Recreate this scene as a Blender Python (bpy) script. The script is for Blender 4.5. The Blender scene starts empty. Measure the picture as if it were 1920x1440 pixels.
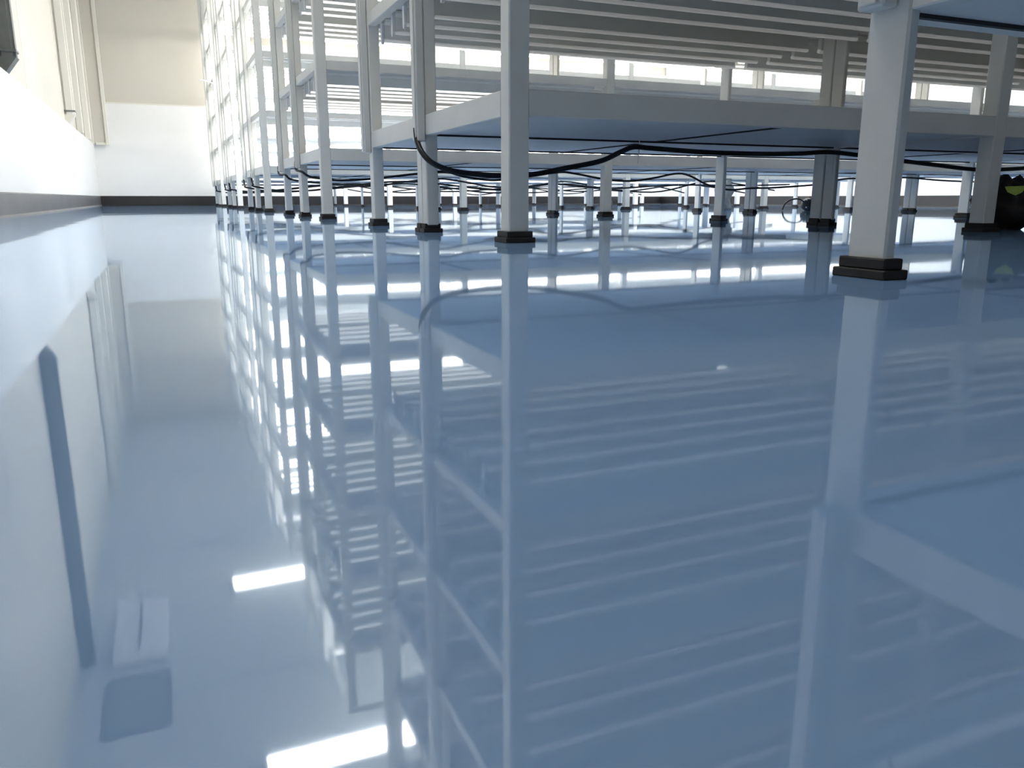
import bpy, bmesh, math, random
from mathutils import Vector, Matrix
random.seed(4)
S = bpy.context.scene
COL = S.collection

# ------------------------------------------------------------------ camera
F_PX = 1500.0
PITCH = math.atan((720 - 372) / F_PX)
YAW = math.atan((960 - 300) / (F_PX / math.cos(PITCH)))
cam_d = bpy.data.cameras.new('camera')
cam_d.sensor_fit = 'HORIZONTAL'; cam_d.sensor_width = 36.0
cam_d.lens = F_PX / 1920 * 36.0
cam_d.clip_start = 0.01
cam = bpy.data.objects.new('camera', cam_d); COL.objects.link(cam)
cam.location = (0, 0, 0.1)
cam.rotation_euler = (math.pi / 2 - PITCH, 0, -YAW)
S.camera = cam

# ------------------------------------------------------------------ world, exposure
w = bpy.data.worlds.new('world'); S.world = w; w.use_nodes = True
bg = w.node_tree.nodes['Background']
bg.inputs[0].default_value = (0.9, 0.95, 1.0, 1); bg.inputs[1].default_value = 0.3
vs = S.view_settings
vs.view_transform = 'Standard'; vs.look = 'None'; vs.gamma = 1.0; vs.exposure = 1.1
vs.use_curve_mapping = False
S.cycles.max_bounces = 6; S.cycles.diffuse_bounces = 4; S.cycles.glossy_bounces = 3; S.cycles.adaptive_threshold = 0.03
S.cycles.sample_clamp_indirect = 8.0
CEIL_POWER = 15.0        # emission of the ceiling panels
TUBE_POWER = 7.0         # emission of the rack tubes that are switched on

# ------------------------------------------------------------------ materials
MATS = {}
def mat(name, col, rough=0.5, metal=0.0, emit=0.0, noise=0.0, nscale=6.0, bump=0.0, bscale=200.0, spec=0.5, col2=None, alpha_t=0.0):
    if name in MATS: return MATS[name]
    m = bpy.data.materials.new(name); m.use_nodes = True
    nt = m.node_tree; b = nt.nodes['Principled BSDF']
    b.inputs['Base Color'].default_value = (*col, 1)
    b.inputs['Roughness'].default_value = rough
    b.inputs['Metallic'].default_value = metal
    b.inputs['Specular IOR Level'].default_value = spec
    if alpha_t: b.inputs['Transmission Weight'].default_value = alpha_t
    tc = nt.nodes.new('ShaderNodeTexCoord')
    if noise or col2:
        n = nt.nodes.new('ShaderNodeTexNoise'); n.inputs['Scale'].default_value = nscale; n.inputs['Detail'].default_value = 5
        nt.links.new(tc.outputs['Object'], n.inputs['Vector'])
        r = nt.nodes.new('ShaderNodeValToRGB')
        c2 = col2 or tuple(max(0, c * (1 - noise)) for c in col)
        r.color_ramp.elements[0].position = 0.35; r.color_ramp.elements[0].color = (*c2, 1)
        r.color_ramp.elements[1].position = 0.62; r.color_ramp.elements[1].color = (*col, 1)
        nt.links.new(n.outputs['Fac'], r.inputs['Fac']); nt.links.new(r.outputs['Color'], b.inputs['Base Color'])
    if bump:
        n2 = nt.nodes.new('ShaderNodeTexNoise'); n2.inputs['Scale'].default_value = bscale
        nt.links.new(tc.outputs['Object'], n2.inputs['Vector'])
        bp = nt.nodes.new('ShaderNodeBump'); bp.inputs['Strength'].default_value = bump; bp.inputs['Distance'].default_value = 0.001
        nt.links.new(n2.outputs['Fac'], bp.inputs['Height']); nt.links.new(bp.outputs['Normal'], b.inputs['Normal'])
    if emit:
        b.inputs['Emission Color'].default_value = (1.0, 0.97, 0.92, 1); b.inputs['Emission Strength'].default_value = emit
    MATS[name] = m; return m

STEEL = mat('white_powder_coated_steel', (0.80, 0.80, 0.77), 0.42, noise=0.04, nscale=9, bump=0.15, bscale=350)
SHELF = mat('white_shelf_sheet', (0.84, 0.85, 0.85), 0.5, noise=0.05, nscale=3)
RUBBER = mat('black_rubber', (0.018, 0.015, 0.014), 0.6, noise=0.3, nscale=40)
CABLE = mat('black_cable', (0.008, 0.009, 0.012), 0.45)
DUCT = mat('pvc_duct', (0.72, 0.73, 0.71), 0.45)
TUBE_OFF = mat('tube_off', (0.86, 0.86, 0.84), 0.35)
TUBE_ADDED_GLOW = mat('tube_added_glow', (0.9, 0.9, 0.88), 0.35, emit=0.05)  # glow added to unlit tubes, lifts the shelf undersides and their white lines
TUBE_DIM = mat('tube_dimmed', (0.9, 0.9, 0.88), 0.35, emit=0.5)
TUBE_ON = mat('tube_on', (0.9, 0.9, 0.88), 0.35, emit=TUBE_POWER)
BATTEN = mat('batten_housing', (0.86, 0.87, 0.84), 0.45)
WALLW = mat('white_wall_panel', (0.86, 0.86, 0.85), 0.45, noise=0.02, nscale=1.5)
WALLB = mat('beige_wall_panel', (0.66, 0.63, 0.56), 0.5, noise=0.03, nscale=1.2)
TRIMB = mat('cream_trim', (0.76, 0.74, 0.67), 0.45)
PIPEG = mat('dark_grey_pipe', (0.16, 0.17, 0.16), 0.5, noise=0.2, nscale=12)
BASEB = mat('dark_baseboard', (0.012, 0.011, 0.012), 0.45, noise=0.2, nscale=8)
BASEL = mat('grey_baseboard', (0.10, 0.10, 0.11), 0.35, noise=0.25, nscale=3)
CEILM = mat('ceiling_panel', (0.64, 0.66, 0.66), 0.6, noise=0.03, nscale=1)
LAMP = mat('ceiling_lamp_diffuser', (0.95, 0.95, 0.95), 0.4, emit=CEIL_POWER)
SEAM = mat('dark_joint', (0.03, 0.03, 0.03), 0.7)
SLOT = mat('vent_slot', (0.05, 0.06, 0.07), 0.6)
GREYP = mat('grey_hatch', (0.22, 0.24, 0.25), 0.6)
BAG = mat('dark_sack', (0.022, 0.014, 0.014), 0.55, noise=0.5, nscale=14, bump=0.6, bscale=60)
LIME = mat('lime_tag', (0.55, 0.72, 0.12), 0.5, noise=0.15, nscale=30)
BLUEP = mat('dark_blue_plastic', (0.02, 0.07, 0.16), 0.3)
CLEARP = mat('thin_grey_plastic', (0.45, 0.5, 0.53), 0.3, noise=0.3, nscale=25)
TIE = mat('white_tie', (0.85, 0.86, 0.88), 0.4)

def floor_mat():
    m = bpy.data.materials.new('blue_epoxy'); m.use_nodes = True
    nt = m.node_tree; L = nt.links; nt.nodes.remove(nt.nodes['Principled BSDF'])
    out = nt.nodes['Material Output']
    tc = nt.nodes.new('ShaderNodeTexCoord')
    n = nt.nodes.new('ShaderNodeTexNoise'); n.inputs['Scale'].default_value = 0.8; n.inputs['Detail'].default_value = 3
    L.new(tc.outputs['Object'], n.inputs['Vector'])
    r = nt.nodes.new('ShaderNodeValToRGB')
    r.color_ramp.elements[0].position = 0.3; r.color_ramp.elements[0].color = (0.315, 0.535, 0.90, 1)
    r.color_ramp.elements[1].position = 0.7; r.color_ramp.elements[1].color = (0.335, 0.555, 0.91, 1)
    L.new(n.outputs['Fac'], r.inputs['Fac'])
    # gentle undulation of the poured surface
    n2 = nt.nodes.new('ShaderNodeTexNoise'); n2.inputs['Scale'].default_value = 1.6; n2.inputs['Detail'].default_value = 1.5
    L.new(tc.outputs['Object'], n2.inputs['Vector'])
    bp = nt.nodes.new('ShaderNodeBump'); bp.inputs['Strength'].default_value = 1.0; bp.inputs['Distance'].default_value = 0.0008
    L.new(n2.outputs['Fac'], bp.inputs['Height'])
    df = nt.nodes.new('ShaderNodeBsdfDiffuse'); L.new(r.outputs['Color'], df.inputs['Color'])
    gl = nt.nodes.new('ShaderNodeBsdfGlossy'); gl.inputs['Roughness'].default_value = 0.03
    gl.inputs['Color'].default_value = (0.88, 0.94, 1, 1)
    L.new(bp.outputs['Normal'], gl.inputs['Normal'])
    fr = nt.nodes.new('ShaderNodeFresnel'); fr.inputs['IOR'].default_value = 2.9
    # fine speckle in the gloss
    wn = nt.nodes.new('ShaderNodeTexWhiteNoise'); L.new(tc.outputs['Object'], wn.inputs['Vector'])
    ma = nt.nodes.new('ShaderNodeMath'); ma.operation = 'MULTIPLY_ADD'; ma.inputs[1].default_value = 0.4; ma.inputs[2].default_value = -0.2
    L.new(wn.outputs['Value'], ma.inputs[0])
    ad = nt.nodes.new('ShaderNodeMath'); ad.operation = 'ADD'; ad.use_clamp = True
    L.new(ma.outputs[0], ad.inputs[0]); L.new(fr.outputs[0], ad.inputs[1])
    mx = nt.nodes.new('ShaderNodeMixShader')
    L.new(ad.outputs[0], mx.inputs[0]); L.new(df.outputs[0], mx.inputs[1]); L.new(gl.outputs[0], mx.inputs[2])
    L.new(mx.outputs[0], out.inputs['Surface'])
    return m
FLOOR = floor_mat()

# ------------------------------------------------------------------ helpers
def link(o, parent=None):
    COL.objects.link(o)
    if parent: o.parent = parent
    return o
def tag(o, label=None, cat=None, group=None, kind=None):
    if label: o['label'] = label
    if cat: o['category'] = cat
    if group: o['group'] = group
    if kind: o['kind'] = kind
    return o
def empty(name, loc=(0, 0, 0)):
    o = bpy.data.objects.new(name, None); o.empty_display_size = 0.1; o.location = loc
    return link(o)
def bm_mesh(name, bm, m, smooth=False):
    me = bpy.data.meshes.new(name); bm.to_mesh(me); bm.free(); me.materials.append(m)
    if smooth:
        for p in me.polygons: p.use_smooth = True
    return me
def bm_box(bm, c, d):
    r = bmesh.ops.create_cube(bm, size=1.0)
    bmesh.ops.scale(bm, vec=d, verts=r['verts']); bmesh.ops.translate(bm, vec=c, verts=r['verts'])
    return r['verts']
CACHE = {}
def box_mesh(dx, dy, dz, m, bev=0.002):
    k = (round(dx, 4), round(dy, 4), round(dz, 4), m.name, bev)
    if k not in CACHE:
        bm = bmesh.new(); bm_box(bm, (0, 0, 0), (dx, dy, dz))
        if bev: bmesh.ops.bevel(bm, geom=list(bm.edges), offset=min(bev, dx * .3, dy * .3, dz * .3), segments=1, affect='EDGES')
        CACHE[k] = bm_mesh('box', bm, m)
    return CACHE[k]
def box(name, x0, x1, y0, y1, z0, z1, m, parent=None, bev=0.002):
    """box by extents, in world space (parents sit unrotated, offset removed)"""
    o = bpy.data.objects.new(name, box_mesh(x1 - x0, y1 - y0, z1 - z0, m, bev))
    link(o, parent)
    off = Vector((0, 0, 0)); p = parent
    while p: off += p.location; p = p.parent
    o.location = Vector(((x0 + x1) / 2, (y0 + y1) / 2, (z0 + z1) / 2)) - off
    return o
def obj(name, me, parent=None, loc=(0, 0, 0)):
    o = bpy.data.objects.new(name, me); link(o, parent)
    off = Vector((0, 0, 0)); p = parent
    while p: off += p.location; p = p.parent
    o.location = Vector(loc) - off
    return o
def smooth_path(pts, n=8):
    P = [Vector(p) for p in pts]; out = []
    for i in range(len(P) - 1):
        p0 = P[max(i - 1, 0)]; p1 = P[i]; p2 = P[i + 1]; p3 = P[min(i + 2, len(P) - 1)]
        for k in range(n):
            t = k / n
            out.append(0.5 * ((2 * p1) + (-p0 + p2) * t + (2 * p0 - 5 * p1 + 4 * p2 - p3) * t * t + (-p0 + 3 * p1 - 3 * p2 + p3) * t ** 3))
    out.append(P[-1]); return out
def tube_mesh(name, pts, r, m, seg=10, n=7):
    P = smooth_path(pts, n); bm = bmesh.new(); rings = []
    for i, p in enumerate(P):
        t = (P[min(i + 1, len(P) - 1)] - P[max(i - 1, 0)]).normalized()
        a = t.cross(Vector((0, 0, 1)))
        if a.length < 1e-3: a = t.cross(Vector((0, 1, 0)))
        a.normalize(); b = t.cross(a)
        rings.append([bm.verts.new(p + (a * math.cos(q) + b * math.sin(q)) * r) for q in [2 * math.pi * k / seg for k in range(seg)]])
    for i in range(len(rings) - 1):
        for k in range(seg):
            bm.faces.new((rings[i][k], rings[i][(k + 1) % seg], rings[i + 1][(k + 1) % seg], rings[i + 1][k]))
    bm.faces.new(rings[0]); bm.faces.new(rings[-1])
    bmesh.ops.recalc_face_normals(bm, faces=bm.faces)
    return bm_mesh(name, bm, m, True)

# ------------------------------------------------------------------ the room
XL, XR, YN, YF, H = -0.78, 8.6, -2.2, 13.0, 3.2
SILL = 0.84
fl = box('floor', XL - .3, XR + .3, YN - .3, YF + .3, -0.1, 0.0, FLOOR, bev=0); tag(fl, kind='structure', label='glossy blue poured floor mirroring the racks')
ce = box('ceiling', XL - .3, XR + .3, YN - .3, YF + .3, H, H + .1, CEILM, bev=0); tag(ce, kind='structure', label='pale panelled ceiling above the racks')
for y in (0.6, 3.2, 5.4, 7.9, 10.3):                         # joints between the ceiling panels
    box('joint', XL, XR, y - .008, y + .008, H - .004, H + .002, GREYP, ce, 0)

wl = empty('wall_left', (XL, 0, 0)); tag(wl, kind='structure', label='left wall, white below and beige panels above the ledge')
box('lower_wall', XL - .3, XL, YN, YF, 0.0, SILL, WALLW, wl, 0)
ys = [YN, 0.2, 2.6, 4.45, 7.1, 9.55, 11.7, YF]
for i in range(len(ys) - 1):
    box('panel', XL - .3, XL - .045, ys[i] + .006, ys[i + 1] - .006, SILL, H, WALLB, wl, 0.004)
box('joint_backing', XL - .3, XL - .07, YN, YF, SILL, H, SEAM, wl, 0)

wf = empty('wall_far', (XL, YF, 0)); tag(wf, kind='structure', label='far end wall, white lower band and beige above')
box('lower_wall', XL - .3, XR + .3, YF, YF + .3, 0, 1.39, WALLW, wf, 0)
box('upper_wall', XL - .3, XR + .3, YF + .03, YF + .3, 1.40, H, WALLB, wf, 0)
box('ledge_strip', XL + .2, XR + .3, YF + .005, YF + .04, 1.385, 1.41, TRIMB, wf, 0)
wr = box('wall_right', XR, XR + .3, YN, YF, 0, H, WALLW, bev=0); tag(wr, kind='structure', label='plain white wall beyond the rack ends on the right')
wn = box('wall_near', XL - .3, XR + .3, YN - .3, YN, 0, H, WALLW, bev=0); tag(wn, kind='structure', label='plain wall behind the viewpoint')

def cove(name, pts, m, label):
    """coved skirting: a strip with a small sloped toe"""
    (x0, y0), (x1, y1), (nx, ny) = pts
    prof = [(0, 0), (.022, 0), (.010, .012), (.008, .128), (.004, .134), (0, .134)]
    bm = bmesh.new(); a = [bm.verts.new((x0 + nx * d, y0 + ny * d, z)) for d, z in prof]; b = [bm.verts.new((x1 + nx * d, y1 + ny * d, z)) for d, z in prof]
    n = len(prof)
    for i in range(n): bm.faces.new((a[i], a[(i + 1) % n], b[(i + 1) % n], b[i]))
    bm.faces.new(a); bm.faces.new(b); bmesh.ops.recalc_face_normals(bm, faces=bm.faces)
    o = obj(name, bm_mesh(name, bm, m)); tag(o, kind='structure', label=label); return o
cove('baseboard_left', ((XL, YN), (XL, YF), (1, 0)), BASEL, 'grey coved skirting along the left wall')
cove('baseboard_far', ((XL, YF), (XR, YF), (0, -1)), BASEB, 'black skirting along the far wall')
cove('baseboard_right', ((XR, YN), (XR, YF), (-1, 0)), BASEB, 'dark skirting along the right wall')

def downpipe(name, y, wy, m, label, cap):
    o = empty(name, (XL - .045, y, SILL)); tag(o, kind='structure', label=label)
    x0, x1 = XL - .045, XL + .05
    bm = bmesh.new()
    # square pipe with a slanted foot resting on the ledge
    z0 = SILL + (0.10 if cap else 0.0)
    bm_box(bm, ((x0 + x1) / 2, y, (z0 + H) / 2), (x1 - x0, wy, H - z0))
    bmesh.ops.bevel(bm, geom=[e for e in bm.edges if abs(e.verts[0].co.z - e.verts[1].co.z) > .5], offset=.018, segments=3, affect='EDGES')
    obj('pipe', bm_mesh('pipe', bm, m), o)
    if cap:
        bm = bmesh.new(); vs_ = bm_box(bm, ((x0 + x1) / 2, y, SILL + .05), (x1 - x0 + .008, wy + .012, .10))
        for v in vs_:
            if v.co.z < SILL + .05 and v.co.x > (x0 + x1) / 2: v.co.x -= .075
        obj('foot', bm_mesh('foot', bm, m), o)
        box('bracket', x0, x1 + .006, y - wy / 2 - .008, y + wy / 2 + .008, SILL + .13, SILL + .145, PIPEG, o, 0.001)
    return o
downpipe('trim_1', 6.02, .10, PIPEG, 'dark grey square downpipe standing on the left wall ledge', True)
downpipe('trim_2', 9.8, .10, TRIMB, 'cream square downpipe halfway along the left wall', True)
t3 = empty('trim_3', (XL, YF, SILL)); tag(t3, kind='structure', label='cream corner casing where left and far walls meet')
box('casing', XL - .05, XL + .20, YF - .10, YF + .02, SILL, H, WALLB, t3, .004)
for xx in (XL - .02, XL + .175):
    box('edge_strip', xx - .02, xx + .03, YF - .125, YF - .10, SILL - .02, H, TRIMB, t3, .006)
box('bottom_strip', XL + .03, XL + .155, YF - .12, YF - .10, SILL - .02, SILL + .02, TRIMB, t3, .004)
t4 = empty('trim_4', (XL, 11.2, SILL)); tag(t4, kind='structure', label='pair of cream ribs on the left wall beside the corner')
for y in (11.0, 12.1): box('rib', XL - .045, XL + .03, y - .03, y + .03, SILL, H, TRIMB, t4, .01)

# ------------------------------------------------------------------ the racks
COLX = [0.73, 2.30, 3.87, 5.44, 7.01]
TIERS = [0.28, 0.695, 1.105, 1.52, 1.935, 2.35]
TOP = 2.76
BH0, BH = 0.058, 0.042              # beam heights: bottom tier, upper tiers
T = 0.05
def batten_meshes(L, lit):
    k = ('batten', round(L, 3), lit)
    if k in CACHE: return CACHE[k]
    def prism(name, pr, x0, x1, m, smooth=False):
        bm = bmesh.new(); n = len(pr)
        a = [bm.verts.new((x0, y, z)) for y, z in pr]; b = [bm.verts.new((x1, y, z)) for y, z in pr]
        for i in range(n): bm.faces.new((a[i], a[(i + 1) % n], b[(i + 1) % n], b[i]))
        bm.faces.new(a); bm.faces.new(b); bmesh.ops.recalc_face_normals(bm, faces=bm.faces)
        return bm_mesh(name, bm, m)
    h = prism('housing', [(-.024, .030), (-.024, .020), (-.009, .012), (-.009, -.032), (.009, -.032), (.009, .012), (.024, .020), (.024, .030)], -L / 2, L / 2, BATTEN)
    t = prism('tube', [(.0095 * math.cos(q), -.0345 + .007 * math.sin(q)) for q in [2 * math.pi * i / 10 for i in range(10)]], -L / 2 - .004, L / 2 + .004, (TUBE_ADDED_GLOW, TUBE_DIM, TUBE_ON)[lit])
    c = prism('end_cap', [(-.0095, .018), (-.0105, -.034), (-.006, -.047), (0, -.050), (.006, -.047), (.0105, -.034), (.0095, .018)], -L / 2 - .009, -L / 2 - .001, TIE)
    CACHE[k] = (h, t, c); return CACHE[k]
def foot_mesh(wx, wy):
    k = ('foot', wx, wy)
    if k in CACHE: return CACHE[k]
    bm = bmesh.new()
    v = bm_box(bm, (0, 0, .019), (wx + .014, wy + .014, .014))
    v = bm_box(bm, (0, 0, .006), (wx + .024, wy + .024, .012))
    bmesh.ops.bevel(bm, geom=list(bm.edges), offset=.0015, segments=1, affect='EDGES')
    CACHE[k] = bm_mesh('foot', bm, RUBBER); return CACHE[k]

def rack(y0, y1, wf, wb, label, dx=0.0, lit=0, cols=COLX, ducts=(), group='double rows of white racks', tiers=TIERS, nb=4, seams=True, detail=True):
    """one long rack: front legs at y0, rear legs at y1 (outer faces); wf/wb = (wx, wy) of the front/rear legs for first and later columns"""
    R = empty('steel_rack', (cols[0] + dx, y0, 0)); tag(R, label, 'rack', group)
    xs = [c + dx for c in cols]
    def leg(x, ya, yb, wx, narrow):
        o = box('leg', x, x + wx, ya, yb, 0.022, TOP, STEEL, R, .003)
        f = obj('foot', foot_mesh(round(wx, 3), round(yb - ya - (.022 if narrow else 0), 3)), o)
        f.location = (0, 0, -(0.022 + TOP) / 2)
    for i, x in enumerate(xs):
        wx, wy = wf[min(i, 1)]; leg(x, y0, y0 + wy, wx, wf is MIDL)
        wx, wy = wb[min(i, 1)]; leg(x, y1 - wy, y1, wx, wb is MIDL)
    for ti, z in enumerate(tiers + [TOP - BH]):
        h = BH0 if ti == 0 else BH
        top = ti == len(tiers)
        for i, x in enumerate(xs):                   # end and cross beams along the depth
            a = y0 + wf[min(i, 1)][1]; b = y1 - wb[min(i, 1)][1]
            box('cross_beam', x + (0 if i == 0 else .004), x + (.03 if i == 0 else .018), a, b, z, z + h, STEEL, R, .002)
        for i in range(len(xs) - 1):
            xa = xs[i] + wf[min(i, 1)][0]; xb = xs[i + 1]
            box('long_beam', xa, xb, y0, y0 + .03, z, z + h, STEEL, R, .002)
            xa = xs[i] + wb[min(i, 1)][0]
            box('long_beam', xa, xb, y1 - .03, y1, z, z + h, STEEL, R, .002)
            if top: continue
            pa, pb, qa, qb = xs[i] + .032, xs[i + 1] - .004, y0 + .032, y1 - .034
            zz = z + (.004 if ti == 0 else .012)
            if ti == 0 and seams:
                mid = (pa + pb) / 2
                for u, v in ((pa, mid - .007), (mid + .007, pb)):
                    box('shelf_panel', u, v, qa, qb, zz, zz + .018, SHELF, R, .001)
                box('seam_strip', mid - .005, mid + .005, qa, qb, zz - .003, zz + .016, SEAM, R, 0)
                box('seam_strip', pa, pb, qb - .006, qb + .003, z - .001, zz + .016, SEAM, R, 0)
            else:
                box('shelf_panel', pa, pb, qa, qb, zz, zz + .014, SHELF, R, .001)
            if ti > 0:
                L = xb - xs[i] - .035 - .03
                hm, tm, cm = batten_meshes(L, lit)
                for k in range(nb):
                    yy = y0 + .045 + (y1 - y0 - .09) * (k + .5) / nb
                    cx = xs[i] + .04 + L / 2
                    hb = obj('light_batten', hm, R, (cx, yy, z - .020))
                    tb = bpy.data.objects.new('tube', tm); link(tb, hb)
                    if i == 0: link(bpy.data.objects.new('end_cap', cm), hb)
    for (yy, zt, zb) in ducts:                       # plastic cable duct up the aisle end
        d = box('cable_duct', xs[0] - .026, xs[0] - .001, yy, yy + .042, zb, zt, DUCT, R, .003)
        cv = box('duct_cover', xs[0] - .030, xs[0] - .026, yy + .008, yy + .034, zb + .004, zt, STEEL, d, .001)
    return R

FRONT = [(T, T), (T, T)]
MIDL = [(.036, .045), (.016, .056)]
BACK = [(.040, .05), (.018, .058)]
ROWN = {'A': 'nearest full row', 'B': 'second full row', 'C': 'third full row', 'D': 'fourth full row', 'E': 'farthest row'}
ROWY = {'A': 1.72, 'B': 4.05, 'C': 6.43, 'D': 8.81, 'E': 11.15}
for k, y in ROWY.items():
    lit = 2 if k in 'CDE' else 1 if k == 'B' else 0
    ym = y + .625
    l2 = ('with a faint glow added to its unlit tubes', 'with softly lit tubes', 'with bright tubes')[lit]
    rack(y, ym + .045, FRONT, MIDL, f'white steel rack {l2}, aisle-facing front half of the {ROWN[k]}', lit=lit,
         ducts=[(ym - .005, TOP, .262)])
    rack(ym + .049, y + 1.33, MIDL, BACK, f'white steel rack {l2}, rear half of the {ROWN[k]}', lit=lit,
         ducts=[(y + 1.29, TOP + .2, .262)])
# the rack nearest the viewpoint, at the right
rack(0.10, 0.81, MIDL, [(.018, .062), (.018, .062)], 'close white rack cut off by the top right of the picture', dx=.10,
     cols=COLX[:3], ducts=[(.765, TOP, .322)], tiers=[z + .036 for z in TIERS])

# ------------------------------------------------------------------ cables under the shelves
def cable(label, pts, r=.0062, tie=()):
    o = obj('power_cable', tube_mesh('power_cable', pts, r, CABLE)); tag(o, label, 'cable', 'black cables under the racks')
    for (x, y, z, l) in tie:
        m = tube_mesh('cable_tie', [(x, y, z + .03), (x + .002, y, z), (x - .004, y - .002, z - l)], .0012, TIE, 6, 3)
        obj('cable_tie', m, o)
    return o
yA = 2.30
cable('thick black cable looping from the duct below the nearest full row',
      [(.706, 2.362, .30), (.706, 2.35, .262), (.712, 2.32, .228), (.735, yA, .20), (.785, yA - .0, .181), (.848, yA, .172), (.934, yA, .167), (1.05, yA, .171), (1.17, yA, .192), (1.29, yA, .215),
       (1.36, yA, .243), (1.41, yA, .260), (1.48, yA, .258), (1.70, yA, .250), (1.95, yA, .250), (2.10, yA, .255), (2.22, yA, .262), (2.36, yA, .255), (2.558, yA, .24), (2.78, yA, .225), (3.01, yA, .212), (3.3, yA, .222), (3.8, yA, .26), (4.3, yA, .22), (5.2, yA, .25)],
      r=.0082, tie=[(1.43, yA, .258, .05), (2.25, yA, .255, .07)])
yB = 4.62
def on_plane(px, py, y):
    fw = Vector((math.sin(YAW) * math.cos(PITCH), math.cos(YAW) * math.cos(PITCH), -math.sin(PITCH)))
    rt = Vector((math.cos(YAW), -math.sin(YAW), 0)); up = rt.cross(fw)
    d = fw + rt * ((px - 960) / F_PX) + up * ((720 - py) / F_PX)
    return Vector((0, 0, .1)) + d * (y / d.y)
def traced(px, y): return [tuple(on_plane(a, b, y)) for a, b in px]
cable('thin black cable sagging in waves below the second full row',
      [(.706, 4.69, .30), (.706, 4.68, .255)] + traced([(566, 322), (580, 331), (605, 335), (640, 338), (700, 335), (782, 326), (836, 323), (869, 331), (911, 337), (940, 337), (995, 330), (1048, 323), (1075, 325), (1127, 335), (1156, 338.7), (1190, 339),
      (1225, 334), (1279, 325.5), (1323, 345), (1345, 352), (1372, 356), (1406, 353), (1450, 352), (1530, 346), (1590, 335), (1660, 336), (1700, 333), (1760, 338), (1830, 341), (1900, 341)], yB), r=.0068,
      tie=[(*on_plane(1273, 326, yB), .10)])
cable('second thin cable crossing below the second full row',
      [(.706, 5.40, .30), (.706, 5.39, .25)] + traced([(535, 328), (545, 336), (575, 341), (640, 346), (700, 349), (760, 341), (820, 335), (870, 341), (930, 351), (990, 349), (1040, 345), (1100, 351), (1160, 353), (1240, 348), (1300, 347), (1390, 348), (1480, 346)], 5.29), r=.0062)
def wave_cable(y, ydrop, label, r, ph, zlo=.17, zhi=.25, x1=6.9):
    pts = [(.706, ydrop, .30), (.706, ydrop - .01, .24)]
    pts += [(.712, ydrop - .03, .215), (.74, y, .19)]
    x = 1.1; k = 0
    rnd = random.Random(ph)
    while x < x1:
        pts.append((x, y, (zlo if k % 2 == 0 else zhi) + rnd.uniform(-.02, .02))); x += rnd.uniform(.6, 1.1); k += 1
    cable(label, pts, r)
wave_cable(7.02, 7.08, 'black cable dropping from the duct in the middle of the third full row', .0075, 3)
wave_cable(7.66, 7.76, 'black cable dropping behind the third full row', .0075, 8)
wave_cable(9.40, 9.46, 'black cable hanging below the middle of the fourth full row', .008, 5)
wave_cable(10.05, 10.14, 'black cable hanging at the back of the fourth full row', .008, 11)
wave_cable(11.72, 11.79, 'black cable hanging below the farthest row', .008, 17)

# ------------------------------------------------------------------ ceiling lights
def ceiling_light(x, y, label, L=1.2, W=.24, group='ceiling light panels'):
    o = empty('ceiling_light', (x + L / 2, y, H)); tag(o, label, 'ceiling light', group)
    bm = bmesh.new(); vs_ = bm_box(bm, (0, 0, -.02), (L, W, .04))
    for v in vs_:
        if v.co.z < -.02: v.co.x *= .985; v.co.y *= .93
    obj('housing', bm_mesh('housing', bm, STEEL), o, (x + L / 2, y, H))
    box('diffuser', x + .02, x + L - .02, y - W / 2 + .02, y + W / 2 - .02, H - .048, H - .040, LAMP, o, .001)
    for e in (x + .004, x + L - .024):
        box('end_cap', e, e + .02, y - W / 2 + .012, y + W / 2 - .012, H - .05, H - .04, TRIMB, o, .001)
ceiling_light(.27, 4.30, 'bright linear ceiling light above the second row, mirrored at the bottom of the floor')
ceiling_light(.27, 6.82, 'bright linear ceiling light above the third row, mirrored halfway along the aisle')
ceiling_light(-.55, 1.85, 'unseen linear ceiling light added to brighten the near floor and rack ends')  # lamp added out of view to light the near floor and leg sides
for y in (4.30, 6.82, 9.30, 11.80):                   # the lines of lights go on above the racks
    for k in range(1, 6):
        ceiling_light(.27 + 1.35 * k, y, 'linear ceiling light in a line above the tops of the racks', group='ceiling lights above the racks')
v = empty('ceiling_vent', (-.45, 6.3, H)); tag(v, 'white ceiling vent box with a dark slot, mirrored at the lower left', 'vent')
box('vent_body', -.62, -.24, 5.85, 6.80, H - .06, H, TIE, v, .012)
box('slot', -.445, -.425, 6.0, 6.68, H - .062, H - .058, SLOT, v, 0)
hh = empty('ceiling_hatch', (-.45, 5.3, H)); tag(hh, 'dark grey ceiling hatch next to the white vent box', 'hatch')
box('hatch_door', -.62, -.26, 5.05, 5.7, H - .02, H, GREYP, hh, .006)
box('hatch_frame', -.65, -.23, 5.02, 5.73, H - .008, H, PIPEG, hh, .002)

# ------------------------------------------------------------------ small things on the floor
def lump(name, loc, sx, sy, sz, m, seed, sub=3, amp=.25, flat=True):
    bm = bmesh.new(); bmesh.ops.create_icosphere(bm, subdivisions=sub, radius=1)
    from mathutils import noise
    for vv in bm.verts:
        n = noise.noise(vv.co * 1.7 + Vector((seed, seed * 2, 0))) + .5 * noise.noise(vv.co * 4.1 + Vector((0, seed, seed)))
        vv.co *= 1 + amp * n
        vv.co = Vector((vv.co.x * sx, vv.co.y * sy, vv.co.z * sz + sz * .9))
        if flat and vv.co.z < 0: vv.co.z = 0
    return bm_mesh(name, bm, m, True)
b0 = on_plane(1925, 452, 1.84)
sack = empty('work_sack', (2.56, 1.86, 0)); tag(sack, 'crumpled dark sack with a lime tag at the right edge', 'sack')
obj('sack_body', lump('sack_body', None, .10, .09, .088, BAG, 3.1, sub=4, amp=.35), sack, (2.58, 1.86, 0))
bm = bmesh.new()
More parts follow.
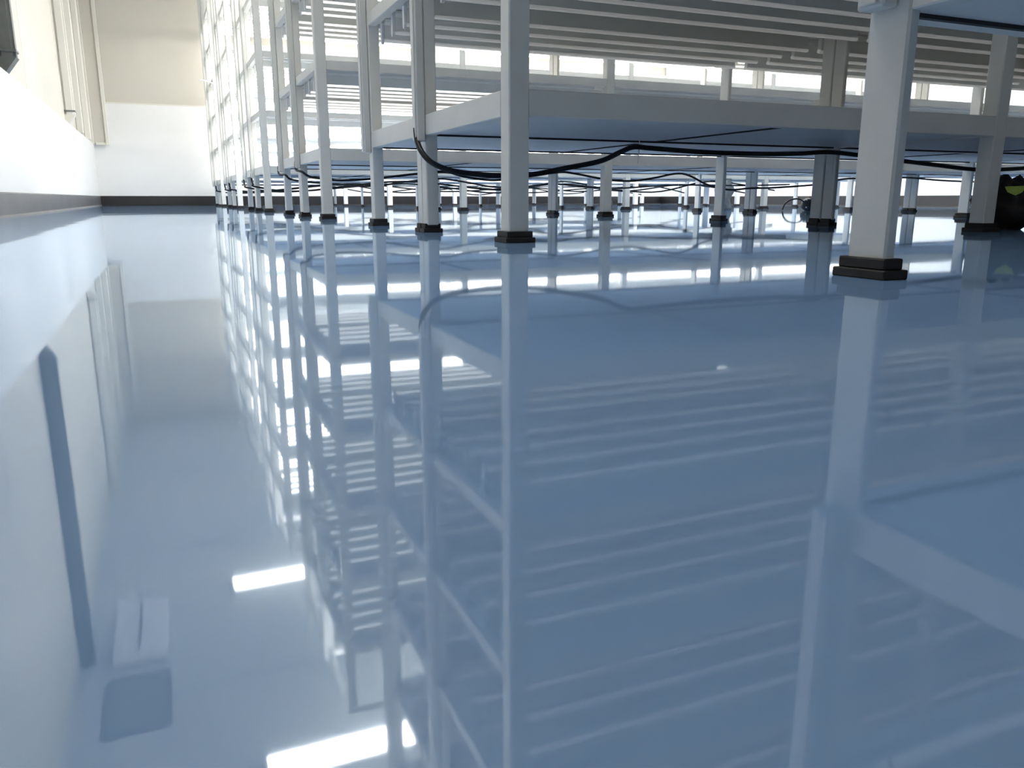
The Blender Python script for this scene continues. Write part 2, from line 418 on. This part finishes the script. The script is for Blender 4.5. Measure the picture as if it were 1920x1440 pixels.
tv = [bm.verts.new(p) for p in ((-.030, -.004, .012), (.030, -.004, .014), (.020, -.006, -.006), (.002, -.008, -.016), (-.020, -.006, -.006))]
f0 = bm.faces.new(tv); r_ = bmesh.ops.extrude_face_region(bm, geom=[f0])
bmesh.ops.translate(bm, vec=(0, .006, 0), verts=[e for e in r_['geom'] if isinstance(e, bmesh.types.BMVert)])
bmesh.ops.recalc_face_normals(bm, faces=bm.faces)
tg = obj('tag', bm_mesh('tag', bm, LIME), sack, (2.50, 1.775, .125)); tg.rotation_euler = (0, 0, -.75); tg['label'] = 'lime green tag'

pb = empty('plug_box', (4.95, 5.30, 0)); tag(pb, 'rounded black plug box with two white dots below the second row', 'plug')
obj('housing', lump('housing', None, .06, .05, .055, CABLE, 9, amp=.12), pb, (4.95, 5.30, 0))
for dz in (.088, .028):
    bm = bmesh.new(); bmesh.ops.create_uvsphere(bm, u_segments=10, v_segments=6, radius=.006)
    obj('dot', bm_mesh('dot', bm, TIE, True), pb, (4.905, 5.268, dz))
obj('lead', tube_mesh('lead', [(4.90, 5.29, .07), (4.84, 5.29, .095), (4.77, 5.30, .09), (4.72, 5.31, .06), (4.70, 5.32, .008)], .007, CABLE), pb)
bt = empty('spray_bottle', (3.80, 6.62, 0)); tag(bt, 'small dark blue bottle lying between far rack legs', 'bottle')
obj('bottle_body', lump('bottle_body', None, .045, .045, .055, BLUEP, 5, amp=.08), bt, (3.80, 6.62, 0))
box('bottle_cap', 3.785, 3.815, 6.605, 6.635, .095, .13, BLUEP, bt, .006)
ps = empty('plastic_sheet', (4.55, 5.9, 0)); tag(ps, 'crumpled grey plastic sheet hanging below the second row', 'plastic sheet')
bm = bmesh.new(); nx, nz = 10, 12; g = []
for i in range(nx):
    for j in range(nz):
        g.append(bm.verts.new((4.47 + .17 * i / (nx - 1) + .01 * math.sin(j * 1.1), 5.9 + .02 * math.sin(i * 2.1 + j * .7), .27 * j / (nz - 1))))
for i in range(nx - 1):
    for j in range(nz - 1): bm.faces.new((g[i * nz + j], g[(i + 1) * nz + j], g[(i + 1) * nz + j + 1], g[i * nz + j + 1]))
bmesh.ops.solidify(bm, geom=list(bm.faces), thickness=.002)
obj('sheet', bm_mesh('sheet', bm, CLEARP, True), ps)
obj('cord', tube_mesh('cord', [(4.47, 5.88, .25), (4.44, 5.88, .2), (4.45, 5.88, .12), (4.46, 5.88, .05), (4.50, 5.87, .01)], .006, CABLE), ps)
rod = obj('curtain_rod', tube_mesh('curtain_rod', [(.56, 10.97, 1.50), (.64, 10.97, 1.497), (.74, 11.16, 1.494)], .007, TIE, 8, 4)); tag(rod, 'thin white rod jutting from the farthest rack into the aisle', 'rod')
